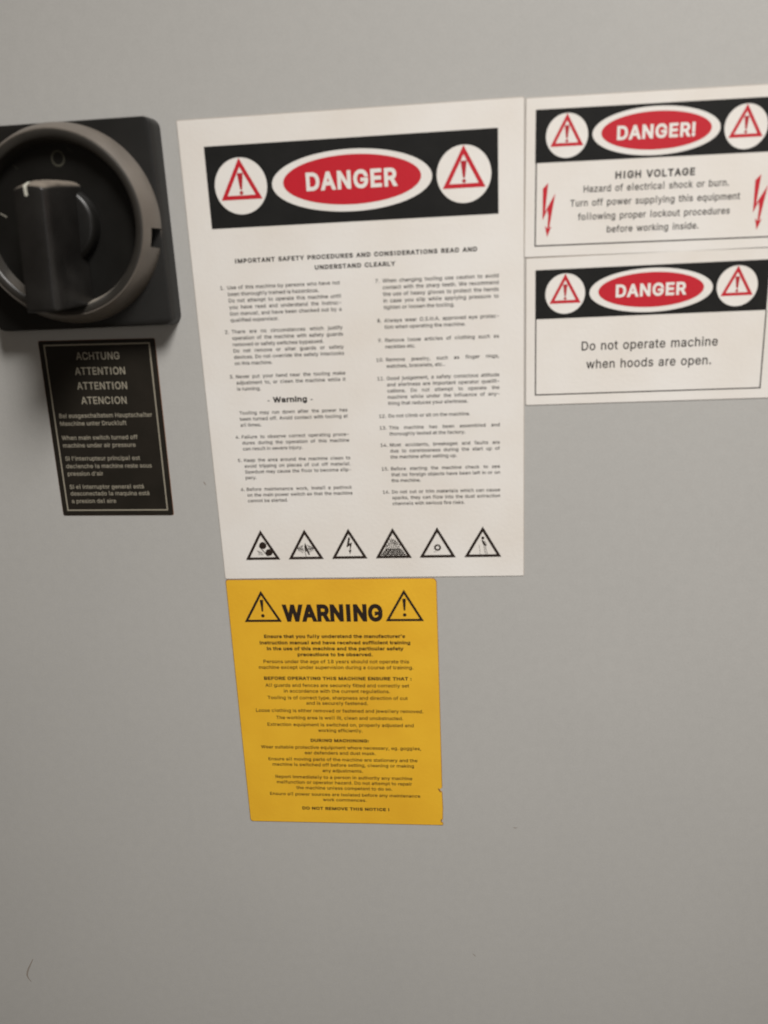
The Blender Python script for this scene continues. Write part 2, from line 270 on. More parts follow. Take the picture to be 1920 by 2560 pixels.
'z': (190, '21,0 21,23 127,160 127,161 24,161 24,190 166,190 166,165 63,30 63,28 169,28 169,0'),
'0': (227, '113,-3 87,0 65,12 47,31 34,57 27,89 24,127 27,165 35,197 48,223 65,242 87,254 113,258 139,254 161,242 179,223 192,197 200,165 203,127 200,89 192,57 179,31 162,12 140,0|113,25 131,28 145,37 157,52 165,72 170,97 172,127 170,157 165,182 157,203 145,218 131,227 113,230 96,227 82,218 70,203 62,182 56,157 55,127 56,97 62,72 70,52 82,37 96,28'),
'1': (227, '38,0 38,27 195,27 195,0|138,254 138,0 106,0 106,224 105,224 43,179 43,213 99,254'),
'2': (227, '32,0 32,24 117,114 141,141 155,163 160,186 159,198 154,209 146,218 137,224 112,230 98,228 86,224 77,216 69,207 65,195 64,181 33,181 35,202 43,221 55,237 72,248 91,255 112,258 134,255 153,248 169,237 181,223 188,205 191,186 185,159 168,129 133,90 76,30 76,28 195,28 195,0'),
'3': (227, '109,-3 87,-1 66,5 49,15 35,29 26,46 22,66 55,66 57,54 63,44 72,35 83,30 109,25 138,30 149,37 157,46 163,58 165,72 163,86 158,98 150,109 137,117 121,122 101,124 78,124 78,150 144,224 144,226 35,226 35,254 186,254 186,230 106,139 106,144 132,144 154,138 172,127 185,111 194,93 196,72 194,51 185,33 172,18 154,6 133,-1'),
'4': (227, '20,53 20,79 123,254 155,254 54,83 54,81 207,81 207,53|141,0 141,61 141,73 141,159 171,159 171,0'),
'5': (227, '111,-3 89,-1 70,6 54,16 41,30 33,47 30,65 61,65 64,54 69,44 87,30 111,25 125,27 138,32 149,41 157,52 162,66 164,81 162,97 157,111 148,122 137,131 124,137 109,138 84,134 64,123 34,126 48,254 183,254 183,226 75,226 67,151 68,151 89,162 115,167 131,165 147,160 161,153 172,143 182,130 189,116 194,99 195,82 193,58 184,38 171,21 154,8 134,-1'),
'6': (227, '113,-3 91,-1 71,7 55,20 42,37 34,58 32,81 34,100 40,119 69,170 126,254 161,254 75,131 73,131 83,144 98,153 117,157 139,155 158,147 173,136 185,120 192,101 194,79 192,56 184,36 171,20 155,7 135,-1|113,24 127,26 139,31 149,40 157,51 162,64 164,79 162,94 157,107 149,118 139,126 127,131 113,133 99,131 87,126 77,118 69,107 64,94 62,79 64,64 69,51 77,40 87,31 99,26'),
'7': (227, '48,0 162,224 162,226 31,226 31,254 195,254 195,224 82,0'),
'8': (227, '113,-3 89,-1 68,6 50,17 37,31 29,48 26,68 28,83 33,98 40,110 51,121 63,128 76,132 76,133 59,141 46,154 38,171 35,190 38,209 45,225 57,239 73,249 92,256 113,258 134,256 153,249 169,239 181,225 188,209 191,190 188,171 180,154 167,141 150,133 150,132 164,128 176,121 186,110 194,98 199,83 200,68 198,48 189,31 176,17 158,6 137,-1|113,25 129,26 142,30 153,37 161,46 167,57 168,69 167,83 161,94 153,104 141,111 128,116 113,118 98,116 85,111 73,104 65,94 59,83 58,69 59,57 64,46 73,37 84,30 97,26|113,145 137,150 146,157 154,165 158,176 160,188 158,200 154,210 147,218 138,225 113,230 89,225 79,218 72,210 68,200 66,188 68,176 72,165 79,157 89,150'),
'9': (227, '113,258 135,255 155,247 171,234 184,217 192,197 194,173 192,155 186,135 158,84 100,0 65,0 151,124 154,124 144,111 128,101 109,97 87,100 69,107 53,119 41,134 34,154 32,176 34,198 42,218 55,235 71,247 91,255|113,230 99,228 87,223 77,215 69,204 64,191 63,176 64,161 69,148 77,137 87,129 99,123 113,122 127,123 139,129 149,137 157,147 162,160 164,175 162,190 157,204 150,215 139,223 127,228'),
'.': (94, '48,-2 39,-1 31,4 26,12 25,20 26,29 31,37 39,42 48,43 56,42 64,37 69,29 71,20 69,12 64,4 56,-1'),
',': (94, '19,-60 34,36 68,36 42,-60'),
'-': (227, '168,122 168,94 57,94 57,122'),
"'": (103, '39,159 35,254 68,254 64,159'),
'!': (98, '34,80 32,254 66,254 64,80|49,-2 40,-1 33,4 28,12 26,20 28,29 33,37 40,42 49,43 58,42 65,37 70,29 72,20 70,12 65,4 58,-1'),
':': (94, '48,-2 39,-1 31,4 26,12 25,20 26,29 31,37 39,42 48,43 56,42 64,37 69,29 71,20 69,12 64,4 56,-1|48,135 39,137 31,142 26,149 25,158 26,167 31,174 39,179 48,181 56,179 64,174 69,167 71,158 69,149 64,142 56,137'),
'á': (195, '80,-4 63,-3 47,2 34,11 24,22 17,37 15,54 17,69 22,80 29,90 39,97 63,105 89,110 117,113 133,117 136,121 138,127 138,128 133,148 120,161 98,165 75,161 59,150 50,137 20,146 29,161 39,173 52,182 66,188 97,192 119,190 143,180 153,172 161,160 167,145 168,126 168,0 138,0 138,26 136,26 126,12 108,1|85,23 101,24 114,29 124,37 132,47 136,57 138,69 138,95 130,91 116,88 100,86 88,84 67,79 52,70 47,62 46,52 51,36 65,26|81,214 105,265 139,265 106,214'),
' ': (94, ''),
}
from mathutils.geometry import delaunay_2d_cdt
_gc = {}
def glyph(ch, bold):
    """Filled letter, its strokes thickened by bold (em)."""
    if (ch, bold) in _gc: return _gc[ch, bold]
    adv, txt = GLYPHS[ch]
    loops = []
    for part in (txt.split('|') if txt else []):
        P = [Vector(tuple(float(v)/500 for v in q.split(','))) for q in part.split(' ')]
        n = len(P); Q = []
        for i in range(n):
            e0 = (P[i]-P[i-1]).normalized(); e1 = (P[(i+1) % n]-P[i]).normalized()
            n0 = Vector((-e0.y, e0.x)); n1 = Vector((-e1.y, e1.x))
            m = n0+n1
            m = m/max(0.35, 1+n0.dot(n1)) if m.length > 1e-6 else n0
            q = P[i]+m*bold
            Q.append(Vector((q.x, q.y, 0.0)))
        loops.append(Q)
    vs, fs = [], []
    if loops:                                # outlines may overlap: triangulate, keep what they wind round
        pts = [Vector((v.x, v.y)) for l in loops for v in l]; ed = []; k = 0
        for l in loops:
            ed += [(k+i, k+(i+1) % len(l)) for i in range(len(l))]; k += len(l)
        r = delaunay_2d_cdt(pts, ed, [], 0, 1e-6)
        vs = [Vector((v.x, v.y, 0.0)) for v in r[0]]
        for f in r[2]:
            cx = sum(vs[i].x for i in f)/len(f); cy = sum(vs[i].y for i in f)/len(f); wn = 0
            for l in loops:
                for a, b in zip(l, l[1:]+l[:1]):
                    if (a.y <= cy) != (b.y <= cy):
                        t = (cy-a.y)/(b.y-a.y)
                        if a.x+t*(b.x-a.x) > cx: wn += 1 if b.y > a.y else -1
            if wn: fs.append(tuple(f))
    _gc[ch, bold] = (adv/500, vs, fs)
    return _gc[ch, bold]
def raw(txt, bold=0.0, track=1.0, word=1.0):
    x = 0.0; vs = []; fs = []
    for ch in txt:
        adv, gv, gf = glyph(ch, bold)
        k = len(vs)
        vs += [Vector((v.x+x, v.y, 0)) for v in gv]
        fs += [tuple(i+k for i in f) for f in gf]
        x += adv*(word if ch == ' ' else 1.0) + (track-1.0)*0.5 + bold*1.2
    return vs, fs, min(v.x for v in vs), max(v.x for v in vs)
_cap = {}
def capheight(bold):
    if bold not in _cap:
        vs = raw('H', bold)[0]; _cap[bold] = (max(v.y for v in vs)-min(v.y for v in vs), min(v.y for v in vs))
    return _cap[bold]
def put(bm, txt, x0, x1, base, cap, d, bold=0.012, track=1.0, word=1.0, xs=None, slope=0.0):
    """One line between x0 and x1 (own mm) on a baseline; xs keeps a fixed width and lets x1 float."""
    vs, fs, a, b = raw(txt, bold, track, word)
    ch, y0 = capheight(bold)
    k = cap/ch
    kx = xs if xs else (x1-x0)/(b-a)
    nv = [bm.verts.new(Vector(((x0+(v.x-a)*kx)/1000, -d/1000, -(base-(v.y-y0)*k + slope*(x0+(v.x-a)*kx))/1000))) for v in vs]
    for f in fs:
        try:
            q = bm.faces.new([nv[i] for i in f]); q.normal_update()
            if q.normal.y > 0: q.normal_flip()
        except ValueError: pass
def put_justified(bm, txt, x0, x1, base, cap, d, xs, bold=0.012):
    """Spread the words of a line over the column with evenly widened gaps."""
    words = txt.split(' ')
    ws = [raw(t, bold) for t in words]
    wid = [(r[3]-r[2])*xs for r in ws]
    gap = (x1-x0-sum(wid))/max(1, len(words)-1)
    x = x0
    for t, r, wd in zip(words, ws, wid):
        put(bm, t, x, 0, base, cap, d, bold, xs=xs)
        x += wd+gap

# ================================================================== the machine panel (setting)
bm = bmesh.new()
slab(bm, [(-560, -330), (800, -330), (800, 1050), (-560, 1050)], -2.0, 0.0)
panel = link_mesh('machine_panel', bm, M_WALL)
panel['kind'] = 'structure'; panel['label'] = 'plain light grey painted sheet metal side of the machine'
panel['category'] = 'machine panel'

# ================================================================== emblems shared by the three danger signs
def emblem(T, parent, cx, cy, r, d):
    cx, cy = T.loc(cx, cy)
    bm = bmesh.new(); poly(bm, ell(cx, cy, r, r), d)
    disc = link_mesh('warning_disc', bm, M_WHITE, parent, recalc=False)
    bm = bmesh.new(); tri_ring(bm, (cx, cy-0.99*r), (cx-0.79*r, cy+0.475*r), (cx+0.79*r, cy+0.475*r), 0.15*r, d+0.05)
    link_mesh('warning_triangle', bm, M_RED, disc, recalc=False)
    bm = bmesh.new()
    poly(bm, [(cx-0.115*r, cy-0.46*r), (cx+0.115*r, cy-0.46*r), (cx+0.04*r, cy+0.12*r), (cx-0.04*r, cy+0.12*r)], d+0.05)
    poly(bm, ell(cx, cy+0.235*r, 0.07*r, 0.07*r, 16), d+0.05)
    link_mesh('exclamation_mark', bm, M_DRED, disc, recalc=False)

def header(T, x0, y0, x1, y1, discs, ov, inner, word, wx0, wx1, wbase, wcap):
    p0 = T.loc(x0, y0); dx = x1-x0; dy = y1-y0
    bm = bmesh.new(); poly(bm, [p0, (p0[0]+dx, p0[1]), (p0[0]+dx, p0[1]+dy), (p0[0], p0[1]+dy)], 0.45)
    link_mesh('header_panel', bm, M_BLACK, T.o, recalc=False)
    for c in discs: emblem(T, T.o, c[0], c[1], c[2], 0.50)
    c = T.loc(ov[0], ov[1]); bm = bmesh.new(); poly(bm, ell(c[0], c[1], ov[2], ov[3], 96), 0.50)
    oval = link_mesh('oval_border', bm, M_WHITE, T.o, recalc=False)
    c = T.loc(inner[0], inner[1]); bm = bmesh.new(); poly(bm, ell(c[0], c[1], inner[2], inner[3], 96), 0.55)
    link_mesh('oval_field', bm, M_RED, oval, recalc=False)
    p = T.loc((wx0+wx1)/2, wbase)
    h = (wx1-wx0)/2
    bm = bmesh.new(); put(bm, word, p[0]-h, p[0]+h, p[1], wcap, 0.60, bold=0.032, track=1.02)
    link_mesh('lettering', bm, M_WHITE, oval, recalc=False)

# ================================================================== main danger sign
T = Thing('danger_sign', 'tall white danger sign covered in two columns of safety rules', 'danger sign', 0, 0, 0, 'danger signs on the machine panel')
bm = bmesh.new(); slab(bm, rrect(-0.3, -0.3, 210.3, 299.5, 0.9, 3), 0.0, 0.16); link_mesh('adhesive_edge', bm, M_ADW, T.o)
bm = bmesh.new(); slab(bm, rrect(0, 0, 210, 299.2, 0.8, 3), 0.18, 0.40)
link_mesh('sheet', bm, M_PAPER, T.o)
header(T, 15.4, 15.5, 194.8, 63.6, ((36.5, 39.3, 16.5), (174.2, 40.0, 16.4)),
       (105.6, 39.7, 49.4, 17.8), (105.8, 39.2, 42.6, 14.3), 'DANGER', 77.5, 134.0, 44.5, 10.6)
bm = bmesh.new()
put(bm, 'IMPORTANT SAFETY PROCEDURES AND CONSIDERATIONS READ AND', 28.4, 181.5, 84.9, 2.8, 0.45, bold=0.034, track=1.08, word=1.3)
put(bm, 'UNDERSTAND CLEARLY', 79.4, 130.6, 91.1, 2.8, 0.45, bold=0.034, track=1.08, word=1.3)
link_mesh('title', bm, M_TEXT, T.o, recalc=False)

LEFT = [(99.8, 17.0, '1.', ['Use of this machine by persons who have not', 'been thoroughly trained is hazardous.|', 'Do not attempt to operate this machine until', 'you have read and understand the instruc-', 'tion manual, and have been checked out by a', 'qualified supervisor.|']),
        (127.6, 17.3, '2.', ['There are no circumstances which justify', 'operation of the machine with safety guards', 'removed or safety switches bypassed.|', 'Do not remove or alter guards or safety', 'devices. Do not override the safety interlocks', 'on this machine.|']),
        (156.7, 17.4, '3.', ['Never put your hand near the tooling make', 'adjustment to, or clean the machine while it', 'is running.|']),
        (181.0, 0, '', ['Tooling may run down after the power has', 'been turned off. Avoid contact with tooling at', 'all times.|']),
        (197.3, 17.4, '4.', ['Failure to observe correct operating proce-', 'dures during the operation of this machine', 'can result in severe injury.|']),
        (213.4, 17.5, '5.', ['Keep the area around the machine clean to', 'avoid tripping on pieces of cut off material.', 'Sawdust may cause the floor to become slip-', 'pery.|']),
        (233.9, 17.6, '6.', ['Before maintenance work, install a padlock', 'on the main power switch so that the machine', 'cannot be started.|'])]
RIGHT = [(100.0, 117.4, '7.', ['When changing tooling use caution to avoid', 'contact with the sharp teeth. We recommend', 'the use of heavy gloves to protect the hands', 'in case you slip while applying pressure to', 'tighten or loosen the tooling.|']),
         (124.5, 117.4, '8.', ['Always wear O.S.H.A. approved eye protec-', 'tion when operating the machine.|']),
         (136.9, 117.4, '9.', ['Remove loose articles of clothing such as', 'neckties etc.|']),
         (149.3, 115.6, '10.', ['Remove jewelry, such as finger rings,', 'watches, bracelets, etc..|']),
         (161.3, 115.6, '11.', ['Good judgement, a safety conscious attitude', 'and alertness are important operator qualifi-', 'cations. Do not attempt to operate the', 'machine while under the influence of any-', 'thing that reduces your alertness.|']),
         (186.0, 115.6, '12.', ['Do not climb or sit on the machine.|']),
         (193.9, 115.6, '13.', ['This machine has been assembled and', 'thoroughly tested at the factory.|']),
         (205.5, 115.6, '14.', ['Most accidents, breakages and faults are', 'due to carelessness during the start up of', 'the machine after setting up.|']),
         (221.8, 115.6, '15.', ['Before starting the machine check to see', 'that no foreign objects have been left in or on', 'the machine.|']),
         (237.9, 115.6, '16.', ['Do not cut or trim materials which can cause', 'sparks, they can flow into the dust extraction', 'channels with serious fire risks.|'])]
for paras, cx0, cx1 in ((LEFT, 21.7, 94.8), (RIGHT, 121.9, 194.5)):
    widest = max((lambda r: r[3]-r[2])(raw(t, 0.012, 1.0, 1.15)) for p in paras for t in p[3] if not t.endswith('|'))
    xs = (cx1-cx0)/widest
    for y, nx, num, lines in paras:
        bm = bmesh.new()
        if num: put(bm, num, nx, 0, y+0.9, 2.35, 0.45, xs=xs)
        for i, t in enumerate(lines):
            b = y + 4.09*i + 0.9
            if t.endswith('|'): put(bm, t[:-1], cx0, 0, b, 2.35, 0.45, xs=xs, word=0.9)
            else: put_justified(bm, t, cx0, cx1, b, 2.35, 0.45, xs)
        link_mesh('paragraph', bm, M_TEXT, T.o, recalc=False)
bm = bmesh.new()
put(bm, 'Warning', 45.2, 68.2, 174.5, 3.8, 0.45, bold=0.035)
stroke(bm, [(41.6, 173.2), (43.0, 173.2)], 0.5, 0.45); stroke(bm, [(70.6, 173.2), (72.0, 173.2)], 0.5, 0.45)
link_mesh('subheading', bm, M_TEXT, T.o, recalc=False)

# six pictogram triangles
PIC = [(28.4, 16.2, 41.0), (59.5, 46.9, 72.0), (90.3, 77.7, 102.8), (121.0, 108.5, 133.7), (151.6, 139.0, 164.0), (182.6, 169.8, 195.0)]
BOLT = [(-0.2, -8.2), (1.1, -7.4), (0.1, -3.4), (2.2, -4.3), (1.0, 1.4), (1.7, 1.2), (0.1, 4.6), (-0.7, 1.4), (0.0, 1.6), (0.5, -1.6), (-2.0, -0.4)]
for k, (ax, bl, br) in enumerate(PIC):
    yt, yb = 263.2, 285.2
    bm = bmesh.new(); tri_ring(bm, (ax, yt), (bl, yb), (br, yb), 1.9, 0.45)
    tri = link_mesh('pictogram_triangle', bm, M_BROWN, T.o, recalc=False)
    bm = bmesh.new(); cx, cy, d = ax, 277.5, 0.46
    if k == 0:                      # hand drawn between two rollers
        poly(bm, ell(cx+0.9, cy-2.9, 2.6, 2.6, 28), d); poly(bm, ell(cx+4.9, cy+2.3, 2.5, 2.5, 28), d)
        stroke(bm, [(cx-1.8, cy-2.6), (cx-0.9, cy-1.0), (cx+0.8, cy+1.0), (cx+2.6, cy+3.6), (cx+4.0, cy+5.0)], 0.5, d)
        for q in range(5):
            stroke(bm, [(cx-3.6+0.75*q, cy+0.6+0.3*q), (cx-2.6+0.8*q, cy+2.4+0.35*q), (cx-2.9+0.7*q, cy+4.2)], 0.22, d)
    elif k == 1:                    # hand crushed between jagged jaws
        poly(bm, [(cx-0.1, cy-4.6), (cx+0.9, cy-2.2), (cx+1.4, cy+0.2), (cx+2.9, cy+4.4), (cx+2.0, cy+4.6), (cx+0.6, cy+1.6), (cx-0.4, cy+2.2), (cx-0.8, cy-1.2)], d)
        for s in (-1, 1):
            for q in range(4):
                x = cx+s*(1.7+1.0*q); h = 3.0-0.55*q
                stroke(bm, [(x, cy-h), (x+s*0.8, cy-h*0.3), (x-s*0.2, cy+h*0.2), (x+s*0.7, cy+h)], 0.42, d)
            stroke(bm, [(cx+s*1.6, cy+0.2), (cx+s*5.6, cy+0.1)], 0.3, d)
        stroke(bm, [(cx-0.6, cy+2.0), (cx+0.0, cy+5.6)], 0.4, d)
    elif k == 2:                    # lightning flash
        poly(bm, [(cx+a, cy+b) for a, b in BOLT[:4]] + [(cx+0.9, cy+1.4), (cx+1.6, cy+1.2), (cx+0.4, cy+4.4), (cx-0.5, cy+1.4), (cx+0.2, cy+1.6), (cx+0.7, cy-2.0), (cx-1.9, cy-0.6)], d)
    elif k == 3:                    # burning heap
        for q in range(5):
            y = cy+1.3+1.25*q; hw = 5.6+0.72*(y-cy)*1.0-0.9
            pts = [(cx-hw+2*hw*j/14, y+0.22*math.sin(j*2.1+q)) for j in range(15)]
            stroke(bm, pts, 0.92, d)
        for q in range(8):
            x = cx-4.4+1.25*q; h = 3.6+3.2*math.sin(0.4+q*0.42)
            h = min(h, (5.4-abs(x-cx))*1.65+0.6)
            stroke(bm, [(x, cy+1.4), (x-0.7, cy-h*0.35), (x+0.35, cy-h*0.65), (x-0.35, cy-h)], 0.48, d)
        stroke(bm, [(cx-2.2, cy-4.2), (cx-0.6, cy-5.4), (cx+1.5, cy-4.6), (cx+2.5, cy-2.2)], 0.4, d)
        stroke(bm, [(cx-1.0, cy-3.4), (cx+0.8, cy-3.6), (cx+1.6, cy-1.2)], 0.5, d)
    elif k == 4:                    # toothed wheel
        n = 10
        for j in range(n):
            a0 = 2*math.pi*j/n; a1 = a0+2*math.pi/n; am = (a0+a1)/2
            cy0 = cy+0.4
            P = lambda r, a: (cx+r*math.cos(a), cy0+r*math.sin(a))
            poly(bm, [P(1.2, a0), P(2.1, a0), P(2.75, am), P(2.1, a1), P(1.2, a1)], d)
        stroke(bm, [(cx-3.0, cy+3.4), (cx-0.6, cy+3.6)], 0.2, d)
    else:                           # standing figure
        poly(bm, ell(cx+0.0, cy-6.0, 1.0, 1.15, 18), d)
        poly(bm, [(cx-0.9, cy-4.6), (cx+0.4, cy-4.2), (cx+1.3, cy-2.8), (cx+2.2, cy-1.2), (cx+2.2, cy-0.2), (cx+0.7, cy-0.6), (cx-0.3, cy-2.4)], d)
        stroke(bm, [(cx+0.6, cy-0.2), (cx+1.1, cy+3.2), (cx+1.9, cy+6.0)], 0.32, d)
        stroke(bm, [(cx+1.7, cy-0.2), (cx+2.1, cy+2.8), (cx+3.1, cy+5.4)], 0.32, d)
        stroke(bm, [(cx+1.2, cy-4.0), (cx+2.3, cy-2.4), (cx+2.4, cy-0.6)], 0.22, d)
        stroke(bm, [(cx-2.6, cy-1.2), (cx-2.2, cy+2.4), (cx-2.0, cy+6.2)], 0.2, d)
    link_mesh('pictogram', bm, M_BROWN, tri, recalc=False)

# ================================================================== yellow warning notice
T = Thing('warning_notice', 'yellow warning notice with dense centred text below the tall white sign', 'warning notice', 0, 300.3, 0.15)
def ysheet(g, top=None):
    out = rrect(0-g, 0-g, 149.9+g, 201.2+g, (3.0, 0.8, 2.2, 1.6), 5)
    res = []
    for i, p in enumerate(out):
        res.append(p)
        if i == 5:                                  # going down the right edge: the small tears
            res += [(149.9+g, 168.2), (148.2+g*0.3, 169.6), (148.9+g*0.3, 171.0), (149.8+g, 172.2), (150.1+g, 186.0),
                    (149.7+g, 196.2), (148.6+g*0.3, 197.6), (149.6+g, 199.2)]
    return res
bm = bmesh.new(); slab(bm, ysheet(0.35), 0.0, 0.18); link_mesh('adhesive_edge', bm, M_ADH, T.o)
bm = bmesh.new(); slab(bm, ysheet(0), 0.19, 0.40); link_mesh('sheet', bm, M_YEL, T.o)
bm = bmesh.new()
poly(bm, [(146.6, 168.6), (148.0, 169.4), (148.8, 171.2), (149.6, 172.4), (148.4, 172.0), (147.4, 170.4)], 0.45)
link_mesh('tear', bm, M_ADH, T.o, recalc=False); bm = bmesh.new()
poly(bm, [(148.9, 195.6), (149.5, 196.6), (148.7, 197.8), (149.4, 199.4), (148.5, 198.6), (148.2, 197.2)], 0.45)
link_mesh('tear', bm, M_ADH, T.o, recalc=False)
for ax, ay, bl, br, by in ((24.6, 308.6, 10.8, 38.2, 332.7), (127.0, 308.6, 113.3, 140.5, 332.7)):
    A, B, D = T.loc(ax, ay), T.loc(bl, by), T.loc(br, by)
    bm = bmesh.new(); tri_ring(bm, A, B, D, 1.75, 0.45)
    t = link_mesh('warning_triangle', bm, M_BROWN, T.o, recalc=False)
    bm = bmesh.new(); x, y = A[0], A[1]
    poly(bm, [(x-1.25, y+7.6), (x-0.9, y+6.9), (x+0.9, y+6.9), (x+1.25, y+7.6), (x+0.55, y+16.0), (x-0.55, y+16.0)], 0.45)
    poly(bm, ell(x, y+19.3, 1.3, 1.3, 20), 0.45)
    link_mesh('exclamation_mark', bm, M_BROWN, t, recalc=False)
bm = bmesh.new(); a = T.loc(38.9, 332.6); put(bm, 'WARNING', a[0], a[0]+72.5, a[1]+0.1, 13.4, 0.45, bold=0.044, track=0.95)
link_mesh('heading', bm, M_BROWN, T.o, recalc=False)
YT = [[(24.0, 126.6, 344.5, 'Ensure that you fully understand the manufacturer\'s', 1), (20.3, 130.1, 349.5, 'instruction manual and have received sufficient training', 1),
       (25.2, 125.1, 354.2, 'in the use of this machine and the particular safety', 1), (47.6, 102.5, 358.9, 'precautions to be observed.', 1)],
      [(21.8, 128.7, 364.5, 'Persons under the age of 18 years should not operate this', 0), (17.9, 131.6, 369.2, 'machine except under supervision during a course of training.', 0)],
      [(21.0, 130.0, 377.9, 'BEFORE OPERATING THIS MACHINE ENSURE THAT :', 2)],
      [(21.5, 128.0, 383.8, 'All guards and fences are securely fitted and correctly set', 0), (35.0, 113.8, 388.5, 'in accordance with the current regulations.', 0)],
      [(22.3, 126.5, 394.0, 'Tooling is of correct type, sharpness and direction of cut', 0), (51.1, 97.0, 398.4, 'and is securely fastened.', 0)],
      [(12.5, 137.6, 404.7, 'Loose clothing is either removed or fastened and jewellery removed.', 0)],
      [(27.4, 122.5, 410.6, 'The working area is well lit, clean and unobstructed.', 0)],
      [(20.2, 130.1, 416.4, 'Extraction equipment is switched on, properly adjusted and', 0), (58.4, 91.8, 421.2, 'working efficiently.', 0)],
      [(52.1, 96.1, 429.5, 'DURING MACHINING:', 2)],
      [(13.5, 134.9, 435.7, 'Wear suitable protective equipment where necessary, eg. goggles,', 0), (46.8, 100.8, 440.4, 'ear defenders and dust mask.', 0)],
      [(18.4, 131.8, 446.0, 'Ensure all moving parts of the machine are stationary and the', 0), (21.2, 129.0, 450.7, 'machine is switched off before setting, cleaning or making', 0), (59.4, 90.2, 455.7, 'any adjustments.', 0)],
      [(22.5, 127.4, 461.5, 'Report immediately to a person in authority any machine', 0), (23.2, 127.0, 466.2, 'malfunction or operator hazard. Do not attempt to repair', 0), (38.0, 111.8, 471.0, 'the machine unless competent to do so.', 0)],
      [(16.9, 133.0, 476.7, 'Ensure all power sources are isolated before any maintenance', 0), (57.9, 91.6, 481.3, 'work commences.', 0)],
      [(41.3, 108.8, 489.0, 'DO NOT REMOVE THIS NOTICE !', 2)]]
for para in YT:
    bm = bmesh.new(); head = para[0][4] == 2
    for x0, x1, y, t, k in para:
        c = T.loc((x0+x1)/2, y); h = (x1-x0)/2
        put(bm, t, c[0]-h, c[0]+h, c[1]+(1.35 if head else 1.1), 2.75, 0.45, bold=0.032 if k else 0.012)
    link_mesh('heading' if head else 'paragraph', bm, M_BROWN, T.o, recalc=False)

# ================================================================== the two small danger signs on the right
def frame_line(T, x0, y0, x1, y1, wd):
    a, b, c = T.loc(x0, y0), T.loc(x0, y1), T.loc(x1, y1)
    W_, H_ = x1-x0, y1-y0
    x, y = a
    bm = bmesh.new()
    poly(bm, [(x, y), (x+wd, y), (x+wd, y+H_-wd), (x, y+H_-wd)], 0.45)
    poly(bm, [(x+W_-wd, y), (x+W_, y), (x+W_, y+H_-wd), (x+W_-wd, y+H_-wd)], 0.45)
    poly(bm, [(x, y+H_-wd), (x+W_, y+H_-wd), (x+W_, y+H_), (x, y+H_)], 0.45)
    link_mesh('frame_line', bm, M_TEXT, T.o, recalc=False)

T = Thing('danger_sign', 'white high voltage danger sign with red lightning arrows, cut by the right edge', 'danger sign', 211.3, 0.8, 0.55, 'danger signs on the machine panel')
bm = bmesh.new(); slab(bm, rrect(-0.3, -0.3, 152.3, 89.3, 0.9, 3), 0.0, 0.16); link_mesh('adhesive_edge', bm, M_ADW, T.o)
bm = bmesh.new(); slab(bm, rrect(0, 0, 152, 89.0, 0.8, 3), 0.18, 0.40); link_mesh('sheet', bm, M_PAPER, T.o)
header(T, 216.9, 7.2, 356.6, 36.4, ((235.1, 22.2, 12.2), (337.0, 23.4, 12.1)),
       (286.3, 22.6, 36.4, 13.2), (286.4, 22.4, 31.4, 10.4), 'DANGER!', 264.0, 308.6, 26.7, 7.7)
frame_line(T, 216.9, 36.4, 356.6, 83.9, 0.75)
bm = bmesh.new()
for x0, x1, y, t, k in ((263.8, 309.7, 45.8, 'HIGH VOLTAGE', 1), (245.4, 329.5, 53.1, 'Hazard of electrical shock or burn.', 0), (237.6, 336.3, 60.8, 'Turn off power supplying this equipment', 0),
                        (242.3, 331.0, 68.7, 'following proper lockout procedures', 0), (259.7, 313.5, 76.4, 'before working inside.', 0)):
    c = T.loc((x0+x1)/2, y); h = (x1-x0)/2
    if k:
        put(bm, t, c[0]-h, c[0]+h, c[1]+2.1, 4.2, 0.45, bold=0.03, track=1.08, word=1.3)
        link_mesh('heading', bm, M_TEXT, T.o, recalc=False); bm = bmesh.new()
    else: put(bm, t, c[0]-h, c[0]+h, c[1]+1.6, 3.9, 0.45, bold=0.012, track=1.03, word=1.45)
link_mesh('paragraph', bm, M_TEXT, T.o, recalc=False)
# arrow-headed flash, mm from its upper tip
FL = [(0, 0), (-3.2, 3.4), (-3.1, 21.3), (-0.1, 15.2), (0.35, 19.0), (-0.2, 26.3), (-1.5, 24.7), (-0.1, 31.0), (2.5, 24.7), (0.9, 26.2), (4.3, 6.6), (-1.55, 16.6), (-1.5, 13.0)]
FL = [(0, 0), (-3.2, 3.2), (-3.1, 21.2), (-0.3, 15.4), (0.25, 18.5), (-0.1, 26.0), (-1.6, 24.4), (-0.2, 31.0), (2.4, 24.6), (0.95, 25.9), (4.3, 6.0), (-1.6, 16.2)]
for x, y in ((224.5, 47.7), (347.6, 49.6)):
    c = T.loc(x, y); bm = bmesh.new(); f = poly(bm, [(c[0]+a, c[1]+b) for a, b in FL], 0.45)
    bmesh.ops.triangulate(bm, faces=bm.faces)
    link_mesh('lightning_arrow', bm, M_RED, T.o, recalc=False)

